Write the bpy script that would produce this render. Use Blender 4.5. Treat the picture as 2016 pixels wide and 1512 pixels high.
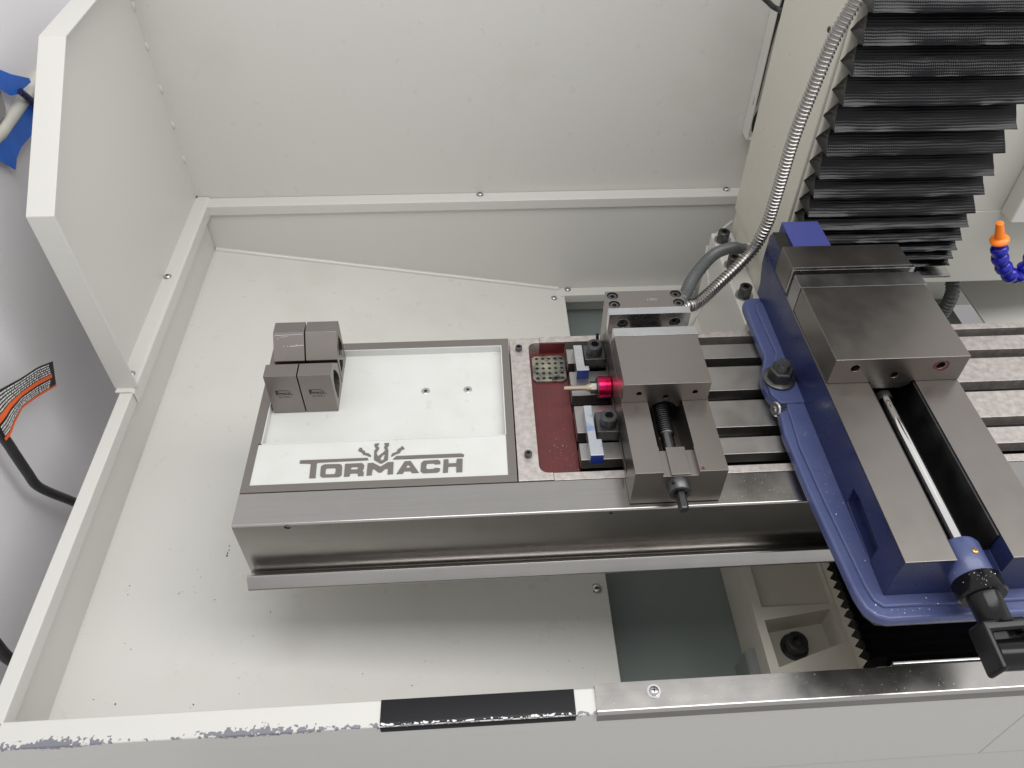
import bpy, bmesh, math, random
from mathutils import Vector, Matrix

# ------------------------------------------------------------------ camera, light, exposure
sc = bpy.context.scene
for o in list(bpy.data.objects): bpy.data.objects.remove(o)
S = 0.001                                   # everything below is in millimetres
CAM = Vector((-34.90003, -545.19934, 748.85002))
RGT = Vector((0.9977278715565141, -0.06479276461467937, 0.01846596796528244))
DWN = Vector((-0.03286190203993001, -0.7072885115690466, -0.7061607867877975))
FWD = Vector((0.05881487663530485, 0.703949471948115, -0.7078106747078237))
FPX, CX, CY, W, H = 1554.10206, 1044.58126, 706.99528, 2016.0, 1512.0
cd = bpy.data.cameras.new('camera')
cam = bpy.data.objects.new('camera', cd); sc.collection.objects.link(cam)
cd.sensor_fit = 'HORIZONTAL'; cd.sensor_width = 36.0; cd.lens = FPX / W * 36.0
cd.shift_x = (W / 2 - CX) / W; cd.shift_y = (CY - H / 2) / W
cd.clip_start = 0.01; cd.clip_end = 50
m3 = Matrix((RGT, -DWN, -FWD)).transposed()
cam.matrix_world = Matrix.Translation(CAM * S) @ m3.to_4x4()
sc.camera = cam
sc.render.resolution_x, sc.render.resolution_y = 1024, 768

wd = bpy.data.worlds.new('World'); sc.world = wd; wd.use_nodes = True
bg = wd.node_tree.nodes['Background']
bg.inputs[0].default_value = (0.985, 0.99, 1.0, 1); bg.inputs[1].default_value = 0.80

def area(name, loc, target, sx, sy, power, col=(1, 0.995, 0.98)):
    l = bpy.data.lights.new(name, 'AREA'); l.shape = 'RECTANGLE'; l.size = sx; l.size_y = sy
    l.energy = power; l.color = col
    o = bpy.data.objects.new(name, l); sc.collection.objects.link(o)
    o.location = loc; d = Vector(target) - Vector(loc)
    o.rotation_euler = d.to_track_quat('-Z', 'Y').to_euler()
    return o
area('ceiling_light', (1.00, -0.16, 1.80), (1.0, 0.0, 0), 3.0, 0.8, 40)

sc.view_settings.view_transform = 'Standard'; sc.view_settings.look = 'None'
sc.view_settings.exposure = 0.0; sc.view_settings.gamma = 1.0

def ray(x, y): return RGT * ((x - CX) / FPX) + DWN * ((y - CY) / FPX) + FWD
def on_x(x, y, X): d = ray(x, y); return CAM + d * ((X - CAM.x) / d.x)
def on_y(x, y, Y): d = ray(x, y); return CAM + d * ((Y - CAM.y) / d.y)
def on_z(x, y, Z): d = ray(x, y); return CAM + d * ((Z - CAM.z) / d.z)

# ------------------------------------------------------------------ materials
MATS = {}
def mat(name, col, rough=0.5, metal=0.0, var=None, bump=None, rvar=0.0, specks=None, streak=None, coat=0.0,
        blotch=None, spec=0.5):
    """var=(scale,amount,col2) broad tone change; bump=(scale,strength); specks=(scale,size,col);
    streak=(scale vector, amount); blotch=(scale,threshold,col,soft)"""
    m = bpy.data.materials.new(name); m.use_nodes = True; MATS[name] = m
    nt = m.node_tree; N = nt.nodes; L = nt.links; b = N['Principled BSDF']
    b.inputs['Roughness'].default_value = rough; b.inputs['Metallic'].default_value = metal
    b.inputs['Coat Weight'].default_value = coat; b.inputs['Coat Roughness'].default_value = 0.12
    b.inputs['Specular IOR Level'].default_value = spec
    tc = N.new('ShaderNodeTexCoord'); cur = None
    rgb = N.new('ShaderNodeRGB'); rgb.outputs[0].default_value = (*col, 1); cur = rgb.outputs[0]
    def noise(scale, detail=4, rough_=0.55, vec=None):
        n = N.new('ShaderNodeTexNoise'); n.inputs['Scale'].default_value = scale
        n.inputs['Detail'].default_value = detail; n.inputs['Roughness'].default_value = rough_
        L.new(vec or tc.outputs['Object'], n.inputs['Vector']); return n
    def ramp(src, a, b_):
        r = N.new('ShaderNodeMapRange'); r.inputs[1].default_value = a; r.inputs[2].default_value = b_
        L.new(src, r.inputs[0]); return r.outputs[0]
    def mix(fac, c2):
        x = N.new('ShaderNodeMix'); x.data_type = 'RGBA'; L.new(fac, x.inputs[0]); L.new(cur, x.inputs[6])
        x.inputs[7].default_value = (*c2, 1); return x.outputs[2]
    def mul(a, k):
        x = N.new('ShaderNodeMath'); x.operation = 'MULTIPLY'; L.new(a, x.inputs[0])
        if isinstance(k, (int, float)): x.inputs[1].default_value = k
        else: L.new(k, x.inputs[1])
        return x.outputs[0]
    if var:
        cur = mix(mul(ramp(noise(var[0]).outputs[0], 0.3, 0.7), var[1]), var[2])
    if streak:
        mp = N.new('ShaderNodeMapping'); mp.inputs['Scale'].default_value = streak[0]
        L.new(tc.outputs['Object'], mp.inputs[0])
        s = noise(1.0, 3, 0.6, mp.outputs[0])
        cur = mix(mul(ramp(s.outputs[0], 0.35, 0.7), streak[1]), tuple(c * 0.55 for c in col))
    if blotch:
        n = noise(blotch[0], 5, 0.6)
        cur = mix(ramp(n.outputs[0], blotch[1], blotch[1] + blotch[3]), blotch[2])
    if specks:
        v = N.new('ShaderNodeTexVoronoi'); v.inputs['Scale'].default_value = specks[0]
        L.new(tc.outputs['Object'], v.inputs['Vector'])
        nz = noise(specks[0] * 3, 2); nm = noise(6.0, 2)
        ad = N.new('ShaderNodeMath'); ad.operation = 'MULTIPLY_ADD'; L.new(nz.outputs[0], ad.inputs[0])
        ad.inputs[1].default_value = specks[1] * 1.5; L.new(v.outputs['Distance'], ad.inputs[2])
        f1 = ramp(ad.outputs[0], specks[1] * 1.15, specks[1] * 0.85)
        f1 = mul(f1, ramp(nm.outputs[0], specks[3] if len(specks) > 3 else 0.45, (specks[3] if len(specks) > 3 else 0.45) + .05))
        cur = mix(f1, specks[2])
    L.new(cur, b.inputs['Base Color'])
    if rvar:
        n = noise(35.0, 5); mr = N.new('ShaderNodeMapRange'); mr.inputs[1].default_value = 0.3; mr.inputs[2].default_value = 0.7
        mr.inputs[3].default_value = max(0.02, rough - rvar); mr.inputs[4].default_value = min(1, rough + rvar)
        L.new(n.outputs[0], mr.inputs[0]); L.new(mr.outputs[0], b.inputs['Roughness'])
    if bump:
        n = noise(bump[0], 3); bp = N.new('ShaderNodeBump'); bp.inputs['Strength'].default_value = bump[1]
        bp.inputs['Distance'].default_value = 0.001; L.new(n.outputs[0], bp.inputs['Height']); L.new(bp.outputs[0], b.inputs['Normal'])
    return m

ENAM = (0.625, 0.615, 0.578)
mat('enamel', ENAM, 0.32, var=(3.0, 0.25, (0.595, 0.585, 0.545)), bump=(500, 0.05), rvar=0.06, specks=(31, 0.045, (0.12, 0.12, 0.12), 0.60), blotch=(6, 0.56, (0.575, 0.56, 0.515), 0.25))
mat('enamel_clean', ENAM, 0.34, var=(3.0, 0.2, (0.60, 0.59, 0.552)), bump=(500, 0.05), rvar=0.05)
mat('beige', (0.54, 0.52, 0.45), 0.35, var=(5, 0.3, (0.50, 0.48, 0.41)), bump=(300, 0.06), rvar=0.08)
mat('beige_pale', (0.57, 0.56, 0.51), 0.38, var=(5, 0.3, (0.53, 0.52, 0.47)), bump=(300, 0.05), rvar=0.06)
mat('casting', (0.60, 0.57, 0.50), 0.42, var=(9, 0.5, (0.50, 0.47, 0.39)), bump=(60, 0.12), rvar=0.1)
mat('plaster', (0.80, 0.78, 0.80), 0.75, var=(2, 0.2, (0.76, 0.74, 0.76)), bump=(260, 0.35))
mat('steel', (0.265, 0.242, 0.223), 0.36, 1.0, var=(9, 0.25, (0.215, 0.193, 0.176)), rvar=0.025, streak=((8, 160, 160), 0.025))
mat('steel_y', (0.28, 0.257, 0.238), 0.34, 1.0, var=(9, 0.25, (0.23, 0.208, 0.19)), rvar=0.025, streak=((160, 8, 160), 0.025))
mat('bright_steel', (0.60, 0.595, 0.60), 0.27, 1.0, var=(30, 0.5, (0.45, 0.44, 0.44)), rvar=0.1, streak=((20, 300, 300), 0.2))
mat('polished', (0.82, 0.81, 0.80), 0.10, 1.0)
mat('conduit_steel', (0.33, 0.315, 0.30), 0.32, 1.0)
mat('gloss_enamel', ENAM, 0.10)
mat('stainless', (0.41, 0.395, 0.38), 0.23, 1.0, var=(7, 0.25, (0.34, 0.325, 0.31)), rvar=0.035, streak=((5, 260, 260), 0.12), specks=(140, 0.07, (0.75, 0.74, 0.72)))
mat('plate_steel', (0.40, 0.39, 0.385), 0.33, 1.0, var=(20, 0.4, (0.30, 0.285, 0.275)), rvar=0.05)
mat('cast_iron', (0.40, 0.385, 0.37), 0.38, 1.0, var=(25, 0.6, (0.31, 0.29, 0.27)), rvar=0.06, bump=(180, 0.06))
mat('rusty_iron', (0.60, 0.57, 0.555), 0.48, 0.85, var=(110, 0.85, (0.40, 0.345, 0.30)), rvar=0.06, bump=(300, 0.25), specks=(110, 0.09, (0.16, 0.10, 0.07)))
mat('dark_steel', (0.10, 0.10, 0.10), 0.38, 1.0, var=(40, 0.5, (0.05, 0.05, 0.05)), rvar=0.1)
mat('stem_steel', (0.52, 0.44, 0.33), 0.16, 1.0)
mat('thread_steel', (0.16, 0.16, 0.165), 0.3, 1.0, rvar=0.08)
mat('black_oxide', (0.055, 0.055, 0.057), 0.36, 0.8, var=(80, 0.7, (0.15, 0.15, 0.148)), rvar=0.08, bump=(300, 0.12))
mat('socket_black', (0.012, 0.012, 0.012), 0.5)  # grit, and the shade painted into holes and gaps
mat('tray_white', (0.60, 0.605, 0.585), 0.45, var=(22, 0.6, (0.54, 0.54, 0.51)), bump=(300, 0.06), specks=(120, 0.08, (0.22, 0.22, 0.21), 0.36), blotch=(60, 0.63, (0.46, 0.455, 0.42), 0.2))
mat('red_paint', (0.135, 0.019, 0.020), 0.38, var=(40, 0.9, (0.085, 0.014, 0.014)), rvar=0.1, specks=(260, 0.13, (0.42, 0.33, 0.31)), bump=(200, 0.2), streak=((300, 12, 300), 0.6))
mat('drain_metal', (0.10, 0.10, 0.095), 0.5, 0.5, var=(50, 1.0, (0.34, 0.33, 0.25)), bump=(250, 0.4), blotch=(70, 0.52, (0.03, 0.03, 0.03), 0.12))
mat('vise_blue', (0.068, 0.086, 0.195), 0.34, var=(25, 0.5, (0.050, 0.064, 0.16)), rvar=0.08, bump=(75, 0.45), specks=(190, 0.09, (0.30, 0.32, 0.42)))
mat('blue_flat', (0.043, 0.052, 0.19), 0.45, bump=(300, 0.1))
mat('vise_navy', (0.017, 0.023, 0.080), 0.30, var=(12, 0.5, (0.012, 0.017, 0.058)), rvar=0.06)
mat('dye_blue', (0.015, 0.04, 0.25), 0.35, 0.2, var=(60, 0.4, (0.01, 0.03, 0.17)))
mat('dyed_steel', (0.55, 0.57, 0.60), 0.33, 0.9, blotch=(55, 0.48, (0.12, 0.25, 0.60), 0.18), rvar=0.08)
mat('pink_anodised', (0.62, 0.010, 0.085), 0.20, 0.85, rvar=0.03)
mat('brass', (0.55, 0.36, 0.16), 0.35, 1.0)
mat('sump_grey', (0.165, 0.19, 0.18), 0.6, var=(4, 0.4, (0.14, 0.163, 0.155)), bump=(300, 0.05), rvar=0.06)
mat('vinyl', (0.002, 0.002, 0.003), 0.14, spec=0.24)
mat('rubber', (0.018, 0.018, 0.018), 0.42, var=(50, 0.5, (0.035, 0.035, 0.035)), rvar=0.06)
mat('hose_grey', (0.075, 0.08, 0.08), 0.3)
mat('wire_grey', (0.45, 0.45, 0.44), 0.4)
mat('loc_blue', (0.008, 0.010, 0.30), 0.22)
mat('loc_orange', (0.95, 0.22, 0.012), 0.35)
mat('painters_tape', (0.022, 0.17, 0.70), 0.55, var=(25, 0.8, (0.014, 0.10, 0.50)), bump=(90, 0.5))
mat('trim_white', (0.70, 0.69, 0.62), 0.5, var=(20, 0.6, (0.55, 0.53, 0.45)))
mat('logo_black', (0.012, 0.012, 0.012), 0.5)
mat('label_black', (0.014, 0.014, 0.014), 0.35)
mat('label_orange', (0.80, 0.13, 0.03), 0.4)
mat('label_white', (0.75, 0.75, 0.74), 0.45)
mat('chip_metal', (0.50, 0.49, 0.48), 0.38, 1.0)
mat('grey_plate', (0.30, 0.29, 0.29), 0.5)
mat('handle_black', (0.006, 0.006, 0.007), 0.20, spec=0.28, bump=(120, 0.1))
mat('lid_clear', (0.20, 0.22, 0.21), 0.2, spec=0.6)

# front rim: worn paint along the outer edge
def worn_mat(name, base, metal_col, y_edge, z_edge, size):
    m = mat(name, base, 0.36, bump=(500, 0.05)); nt = m.node_tree; N = nt.nodes; L = nt.links; b = N['Principled BSDF']
    tc = N.new('ShaderNodeTexCoord'); sp = N.new('ShaderNodeSeparateXYZ'); L.new(tc.outputs['Object'], sp.inputs[0])
    def math_(op, a, b_):
        x = N.new('ShaderNodeMath'); x.operation = op
        for i, q in enumerate((a, b_)):
            if isinstance(q, (int, float)): x.inputs[i].default_value = q
            else: L.new(q, x.inputs[i])
        return x.outputs[0]
    dy = math_('ABSOLUTE', math_('SUBTRACT', sp.outputs[1], y_edge * S), 0); dz = math_('ABSOLUTE', math_('SUBTRACT', sp.outputs[2], z_edge * S), 0)
    d = math_('MULTIPLY', math_('ADD', dy, dz), 1000.0 / size)          # 0 at the edge
    n1 = N.new('ShaderNodeTexNoise'); n1.inputs['Scale'].default_value = 230; n1.inputs['Detail'].default_value = 5
    n2 = N.new('ShaderNodeTexNoise'); n2.inputs['Scale'].default_value = 9; n2.inputs['Detail'].default_value = 2
    for n in (n1, n2): L.new(tc.outputs['Object'], n.inputs['Vector'])
    t = math_('ADD', math_('MULTIPLY', n1.outputs[0], 1.0), math_('MULTIPLY', n2.outputs[0], 0.9))
    t = math_('SUBTRACT', t, math_('MULTIPLY', d, 0.24))
    mr = N.new('ShaderNodeMapRange'); mr.inputs[1].default_value = 0.85; mr.inputs[2].default_value = 0.865; L.new(t, mr.inputs[0])
    mx = N.new('ShaderNodeMix'); mx.data_type = 'RGBA'; L.new(mr.outputs[0], mx.inputs[0])
    mx.inputs[6].default_value = (*base, 1); mx.inputs[7].default_value = (*metal_col, 1)
    L.new(mx.outputs[2], b.inputs['Base Color'])
worn_mat('worn_enamel', ENAM, (0.20, 0.20, 0.23), -224.5, -111, 6.5)
worn_mat('worn_tape', (0.008, 0.008, 0.010), (0.75, 0.75, 0.74), -224, -111, 3.5)
MATS['worn_tape'].node_tree.nodes['Principled BSDF'].inputs['Roughness'].default_value = 0.3
MATS['worn_tape'].node_tree.nodes['Principled BSDF'].inputs['Specular IOR Level'].default_value = 0.2

# woven shine on the bellows cloth
nt = MATS['vinyl'].node_tree; N = nt.nodes; L = nt.links
tc = N.new('ShaderNodeTexCoord'); hts = []
for ax in ('X', 'Z'):
    w = N.new('ShaderNodeTexWave'); w.bands_direction = ax; w.inputs['Scale'].default_value = 110; w.inputs['Distortion'].default_value = 1.0
    L.new(tc.outputs['Object'], w.inputs['Vector']); hts.append(w.outputs[1])
ad = N.new('ShaderNodeMath'); ad.operation = 'MULTIPLY'; L.new(hts[0], ad.inputs[0]); L.new(hts[1], ad.inputs[1])
nz = N.new('ShaderNodeTexNoise'); nz.inputs['Scale'].default_value = 25; L.new(tc.outputs['Object'], nz.inputs['Vector'])
a2 = N.new('ShaderNodeMath'); a2.operation = 'MULTIPLY_ADD'; L.new(nz.outputs[0], a2.inputs[0]); a2.inputs[1].default_value = 2.0; L.new(ad.outputs[0], a2.inputs[2])
bp = N.new('ShaderNodeBump'); bp.inputs['Strength'].default_value = 0.5; bp.inputs['Distance'].default_value = 0.0004
L.new(a2.outputs[0], bp.inputs['Height']); L.new(bp.outputs[0], N['Principled BSDF'].inputs['Normal'])

# ------------------------------------------------------------------ mesh helpers
COL = sc.collection
class MB:
    def __init__(s): s.v = []; s.f = []
    def add(s, vs, fs):
        n = len(s.v); s.v += [tuple(p) for p in vs]; s.f += [tuple(i + n for i in q) for q in fs]; return s
    def box(s, x0, x1, y0, y1, z0, z1):
        return s.add([(x, y, z) for z in (z0, z1) for y in (y0, y1) for x in (x0, x1)],
                     [(0, 2, 3, 1), (4, 5, 7, 6), (0, 1, 5, 4), (2, 6, 7, 3), (0, 4, 6, 2), (1, 3, 7, 5)])
    def prism(s, poly, axis, a, b):
        def P(u, v, t): return {'x': (t, u, v), 'y': (u, t, v), 'z': (u, v, t)}[axis]
        n = len(poly)
        return s.add([P(u, v, a) for u, v in poly] + [P(u, v, b) for u, v in poly],
                     [tuple(range(n)), tuple(range(2 * n - 1, n - 1, -1))] + [(i, (i + 1) % n, n + (i + 1) % n, n + i) for i in range(n)])
    def lathe(s, p0, axis, prof, n=32, ph=0.0, caps=True):
        """prof = [(distance along axis, radius)]"""
        ax = Vector(axis).normalized(); u = ax.orthogonal().normalized(); w = ax.cross(u); p0 = Vector(p0)
        vs = []
        for d, r in prof:
            for k in range(n):
                a = 2 * math.pi * k / n + ph; vs.append(p0 + ax * d + (u * math.cos(a) + w * math.sin(a)) * r)
        fs = []
        for i in range(len(prof) - 1):
            for k in range(n):
                k2 = (k + 1) % n; fs.append((i * n + k, i * n + k2, (i + 1) * n + k2, (i + 1) * n + k))
        if caps: fs.append(tuple(range(n - 1, -1, -1))); fs.append(tuple((len(prof) - 1) * n + k for k in range(n)))
        return s.add(vs, fs)
    def cyl(s, p0, p1, r, n=28, r1=None):
        d = Vector(p1) - Vector(p0); return s.lathe(p0, d, [(0, r), (d.length, r if r1 is None else r1)], n)
    def tube(s, path, rad, n=12):
        pts = [Vector(p) for p in path]; N_ = len(pts); rr = rad if isinstance(rad, (list, tuple)) else [rad] * N_
        vs = []; up = None
        for i, p in enumerate(pts):
            t = (pts[min(i + 1, N_ - 1)] - pts[max(i - 1, 0)]).normalized()
            if up is None: up = t.orthogonal().normalized()
            up = (up - t * up.dot(t)).normalized(); w = t.cross(up)
            for k in range(n):
                a = 2 * math.pi * k / n; vs.append(p + (up * math.cos(a) + w * math.sin(a)) * rr[i])
        fs = [(i * n + k, i * n + (k + 1) % n, (i + 1) * n + (k + 1) % n, (i + 1) * n + k) for i in range(N_ - 1) for k in range(n)]
        fs += [tuple(range(n - 1, -1, -1)), tuple((N_ - 1) * n + k for k in range(n))]
        return s.add(vs, fs)

def spline(pts, m=12):
    pts = [Vector(p) for p in pts]; out = []
    P = [pts[0] * 2 - pts[1]] + pts + [pts[-1] * 2 - pts[-2]]
    for i in range(1, len(P) - 2):
        a, b, c, d = P[i - 1:i + 3]
        for k in range(m):
            t = k / m
            out.append(0.5 * ((2 * b) + (c - a) * t + (2 * a - 5 * b + 4 * c - d) * t * t + (3 * b - a - 3 * c + d) * t ** 3))
    out.append(pts[-1]); return out
def resample(path, step):
    out = [path[0].copy()]; acc = 0.0
    for a, b in zip(path, path[1:]):
        L_ = (b - a).length; pos = 0.0
        while acc + L_ - pos >= step:
            pos += step - acc; out.append(a.lerp(b, pos / L_)); acc = 0.0
        acc += L_ - pos
    return out

def new_mesh(mb):
    me = bpy.data.meshes.new('mesh'); me.from_pydata([(x * S, y * S, z * S) for x, y, z in mb.v], [], mb.f); me.update()
    bm = bmesh.new(); bm.from_mesh(me); bmesh.ops.recalc_face_normals(bm, faces=bm.faces); bm.to_mesh(me); bm.free(); return me
def cut_mesh(me, cutters):
    a = bpy.data.objects.new('a', me); COL.objects.link(a); tmp = [a]
    for c in cutters:
        b = bpy.data.objects.new('b', new_mesh(c)); COL.objects.link(b); tmp.append(b)
        md = a.modifiers.new('cut', 'BOOLEAN'); md.operation = 'DIFFERENCE'; md.object = b; md.solver = 'EXACT'
    dg = bpy.context.evaluated_depsgraph_get(); dg.update()
    out = bpy.data.meshes.new_from_object(a.evaluated_get(dg))
    for o in tmp: bpy.data.objects.remove(o)
    return out
def finish(me, mname, bevel, seg, ang, smooth):
    if bevel:
        bm = bmesh.new(); bm.from_mesh(me); bmesh.ops.remove_doubles(bm, verts=bm.verts, dist=1e-7)
        es = [e for e in bm.edges if len(e.link_faces) == 2 and e.calc_face_angle(0) > math.radians(ang)]
        bmesh.ops.bevel(bm, geom=es, offset=bevel * S, segments=seg, profile=0.5, affect='EDGES', clamp_overlap=True)
        bm.to_mesh(me); bm.free()
    me.materials.clear(); me.materials.append(MATS[mname])
    if smooth or bevel:
        me.polygons.foreach_set('use_smooth', [True] * len(me.polygons)); me.set_sharp_from_angle(angle=math.radians(40))
    me.update()
def part(name, mb, mname, parent=None, bevel=0.0, seg=2, ang=30, smooth=False, cuts=None):
    me = new_mesh(mb) if isinstance(mb, MB) else mb
    if cuts: me = cut_mesh(me, cuts)
    finish(me, mname, bevel, seg, ang, smooth)
    me.name = name
    o = bpy.data.objects.new(name, me); COL.objects.link(o)
    if bevel or name in ('folded_sheet', 'strip', 'black_edge_tape', 'bottom_flange'):
        wn = o.modifiers.new('weighted', 'WEIGHTED_NORMAL'); wn.keep_sharp = True; wn.weight = 100
    if parent is not None: attach(o, parent)
    return o
def attach(o, parent):
    o.parent = parent
    o.matrix_parent_inverse = Matrix.Identity(4) if parent.type != 'EMPTY' else Matrix.Translation(-Vector(parent.location))
def tag(o, label, cat, group=None):
    o['label'] = label; o['category'] = cat
    if group: o['group'] = group
    return o
def thing(name, label, cat, loc, group=None):
    o = bpy.data.objects.new(name, None); COL.objects.link(o); o.location = Vector(loc) * S; o.empty_display_size = 0.02
    return tag(o, label, cat, group)
def struct(o): o['kind'] = 'structure'; return o
B = lambda *a: MB().box(*a)

def screw(parent, p, r=5.5, axis=(0, 0, 1), mname='bright_steel', washer=0.0, name='screw'):
    ax = Vector(axis).normalized(); m = MB(); h = 0.0
    if washer: m.lathe(p, axis, [(0, washer), (1.0, washer), (1.0, r * 0.6)], 24); h = 1.0
    m.lathe(Vector(p) + ax * h, axis, [(0, r), (r * .28, r), (r * .48, r * .8), (r * .58, r * .45)], 24)
    o = part(name, m, mname, parent, smooth=True)
    u = ax.orthogonal().normalized(); u = (Matrix.Rotation(random.random() * 3, 3, ax) @ u); w = ax.cross(u); t = Vector(p) + ax * (h + r * .45)
    x = MB()
    for a, b in ((u, w), (w, u)):
        vs = [t + a * (i * r * .55) + b * (j * r * .11) + ax * (k * r * .16) for k in (0, 1) for j in (-1, 1) for i in (-1, 1)]
        x.add(vs, [(0, 2, 3, 1), (4, 5, 7, 6), (0, 1, 5, 4), (2, 6, 7, 3), (0, 4, 6, 2), (1, 3, 7, 5)])
    part('recess_shade', x, 'socket_black', o)  # solid black cross painting the shade of the driver slot
    return o
def socket_screw(parent, p, r, h, axis=(0, 0, 1), mname='black_oxide', name='socket_screw', hexr=None, depth=None):
    hexr = hexr or r * .5; depth = depth or h * .6; ax = Vector(axis).normalized()
    hx = MB().lathe(Vector(p) + ax * (h - depth), axis, [(0, hexr), (depth + 3, hexr)], 6, ph=0.3)
    return part(name, MB().lathe(p, axis, [(0, r), (h - r * .12, r), (h, r * .88)], 32), mname, parent, smooth=True, cuts=[hx])

random.seed(7)
# ------------------------------------------------------------------ room wall
o = struct(part('room_wall', B(-712, -690, -1600, 1700, -1100, 1300), 'plaster'))
struct(part('room_floor', B(-690, 2200, -1600, 1700, -1120, -1100), 'grey_plate'))

# ------------------------------------------------------------------ chip pan and cabinet
pan = thing('chip_pan', 'large cream enamelled chip pan with raised rim and chipped front edge', 'chip pan', (0, 250, -420))
RZ = -110
def floor_z(x): return -213 - (x + 552) * 0.1838
def slab(poly_xyz, t):                     # a sheet of thickness t below the four given corners
    m = MB(); n = len(poly_xyz)
    m.add(list(poly_xyz) + [(x, y, z - t) for x, y, z in poly_xyz],
          [tuple(range(n)), tuple(range(2 * n - 1, n - 1, -1))] + [(i, (i + 1) % n, n + (i + 1) % n, n + i) for i in range(n)])
    return m
part('floor_panel', slab([(-559, -214, floor_z(-559)), (140, -214, floor_z(140)), (140, 745, floor_z(140)), (-559, 745, floor_z(-559))], 4), 'enamel', pan, bevel=1.2)
part('left_wall', B(-560, -557, -214, 744, -240, -127), 'enamel_clean', pan)
# weld fillet where floor and back wall meet
wp_ = [(x, 744 + .2 * math.sin(x * .05), floor_z(x) + 1.0) for x in range(-555, 139, 12)]
part('weld_fillet', MB().tube(wp_, 4.6, 14), 'gloss_enamel', pan, smooth=True)
part('back_wall', B(-560, 700, 746, 749, -420, -126), 'enamel_clean', pan)
def rail(poly, axis, a, b, name, m='enamel_clean'): return part(name, MB().prism(poly, axis, a, b), m, pan, bevel=4, seg=4)
rail([(-566, RZ), (-547, RZ), (-547, -131), (-550, -131), (-561, -150), (-566, -150)], 'y', -224, 767, 'left_rail')
rail([(770, RZ - .4), (741, RZ - .4), (741, -131), (744, -131), (752, -150), (770, -150)], 'x', -550, 700, 'back_rail')
part('front_rail', MB().prism([(-226, RZ), (-198, RZ), (-198, -128), (-202, -128), (-202, RZ - 6), (-218, RZ - 6), (-218, -150), (-226, -150)], 'x', -570, 1250), 'worn_enamel', pan, bevel=4, seg=4)
part('front_apron', B(-569, 584.4, -225.5, -222, -320, -148), 'enamel_clean', pan, bevel=1)
part('front_apron', B(585.8, 1250, -225.5, -222, -320, -148), 'enamel_clean', pan, bevel=1)
part('lower_cabinet_panel', B(-569, 1250, -224, -221, -800, -326), 'enamel_clean', pan, bevel=1)
part('gap_shade', B(-566, 1250, -222, -214, -330, -316), 'rubber', pan)  # dark strip standing in for the shade in the open panel gap
part('rear_ledge', MB().prism([(721, -337), (746, -337), (746, -341), (725, -341), (725, -357), (721, -357)], 'x', 118, 420), 'enamel_clean', pan, bevel=1.5)
part('sump_floor', B(128, 1010, -216, 748, -408, -400), 'sump_grey', pan)
part('sump_side', B(134, 137.5, -214, 744, -400, floor_z(136) - 5), 'sump_grey', pan)
part('floor_panel', slab([(1003, -214, -338), (1260, -214, -290), (1260, 745, -290), (1003, 745, -338)], 4), 'enamel_clean', pan, bevel=1)
part('back_wall', B(700.2, 1260, 746, 749, -420, -126), 'enamel_clean', pan)
for p, r in (((148, 740, -337), 6), ((116, 712, floor_z(116)), 6), ((123, 42, floor_z(123)), 7)):
    screw(pan, p, r * .8, washer=r * 1.15)
part('drain_clip', MB().prism([(322, -400), (345, -400), (345, -345), (340, -338), (330, -338), (324, -346)], 'y', -118, -62), 'lid_clear', pan, bevel=2)

# ------------------------------------------------------------------ splash hood
hood = thing('splash_hood', 'tall cream sheet metal splash guard with flanged side panel behind the pan', 'splash guard', (-300, 770, -109))
HX = -571; prof = [(276, -109), (276, 192), (468, 325), (790, 325), (790, -109)]
part('side_panel', MB().prism(prof, 'x', HX - 2, HX), 'enamel_clean', hood)
fr = MB(); t = 2.5
inner = [(276, -107.5), (276, 192), (468, 325), (790, 325)]
outs = []
fr2 = MB()
def strip(p, q, x0, x1, th):
    d = Vector((q[0] - p[0], q[1] - p[1])).normalized(); n = Vector((d.y, -d.x)) * th
    return MB().prism([p, q, (q[0] + n.x, q[1] + n.y), (p[0] + n.x, p[1] + n.y)], 'x', x0, x1)
part('front_flange', strip((273.4, -107.3), (273.4, 193.2), HX - 2, -540, 2.6), 'enamel_clean', hood, bevel=.9)
part('sloping_flange', strip((273.4, 193.2), (467, 328), HX - 2, -540, 2.6), 'enamel_clean', hood, bevel=.9)
part('top_flange', strip((467.3, 328), (790, 328), HX - 2, -540, 2.6), 'enamel_clean', hood, bevel=.9)
part('bottom_flange', MB().prism([(HX, RZ + .4), (-550, RZ + .4), (-546.4, RZ - 3), (-546.4, -132), (-544.6, -132), (-544.6, RZ), (-548, RZ + 3.2), (HX, RZ + 3.2)], 'y', 266, 769), 'enamel_clean', hood, bevel=.8)
part('back_panel', B(HX - 2, 700, 771, 774, -112, 326), 'enamel', hood)
for px, py in ((258, 737), (330, 545)):
    p = on_z(px, py, RZ + 3.2); screw(hood, p, 5, washer=6.5)
for px, py in ((388, 389), (945, 381), (1430, 371)):
    p = on_z(px, py + 2, RZ); screw(hood, p, 5, washer=7)
for z in (249, 184, 110, 43, -25):
    part('weld_bead', MB().lathe((HX + 1, 770, z - 9), (0, 0, 1), [(0, .5), (3, 2.2), (8, 2.8), (13, 2.2), (16, .5)], 10), 'enamel_clean', hood, smooth=True)

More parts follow.
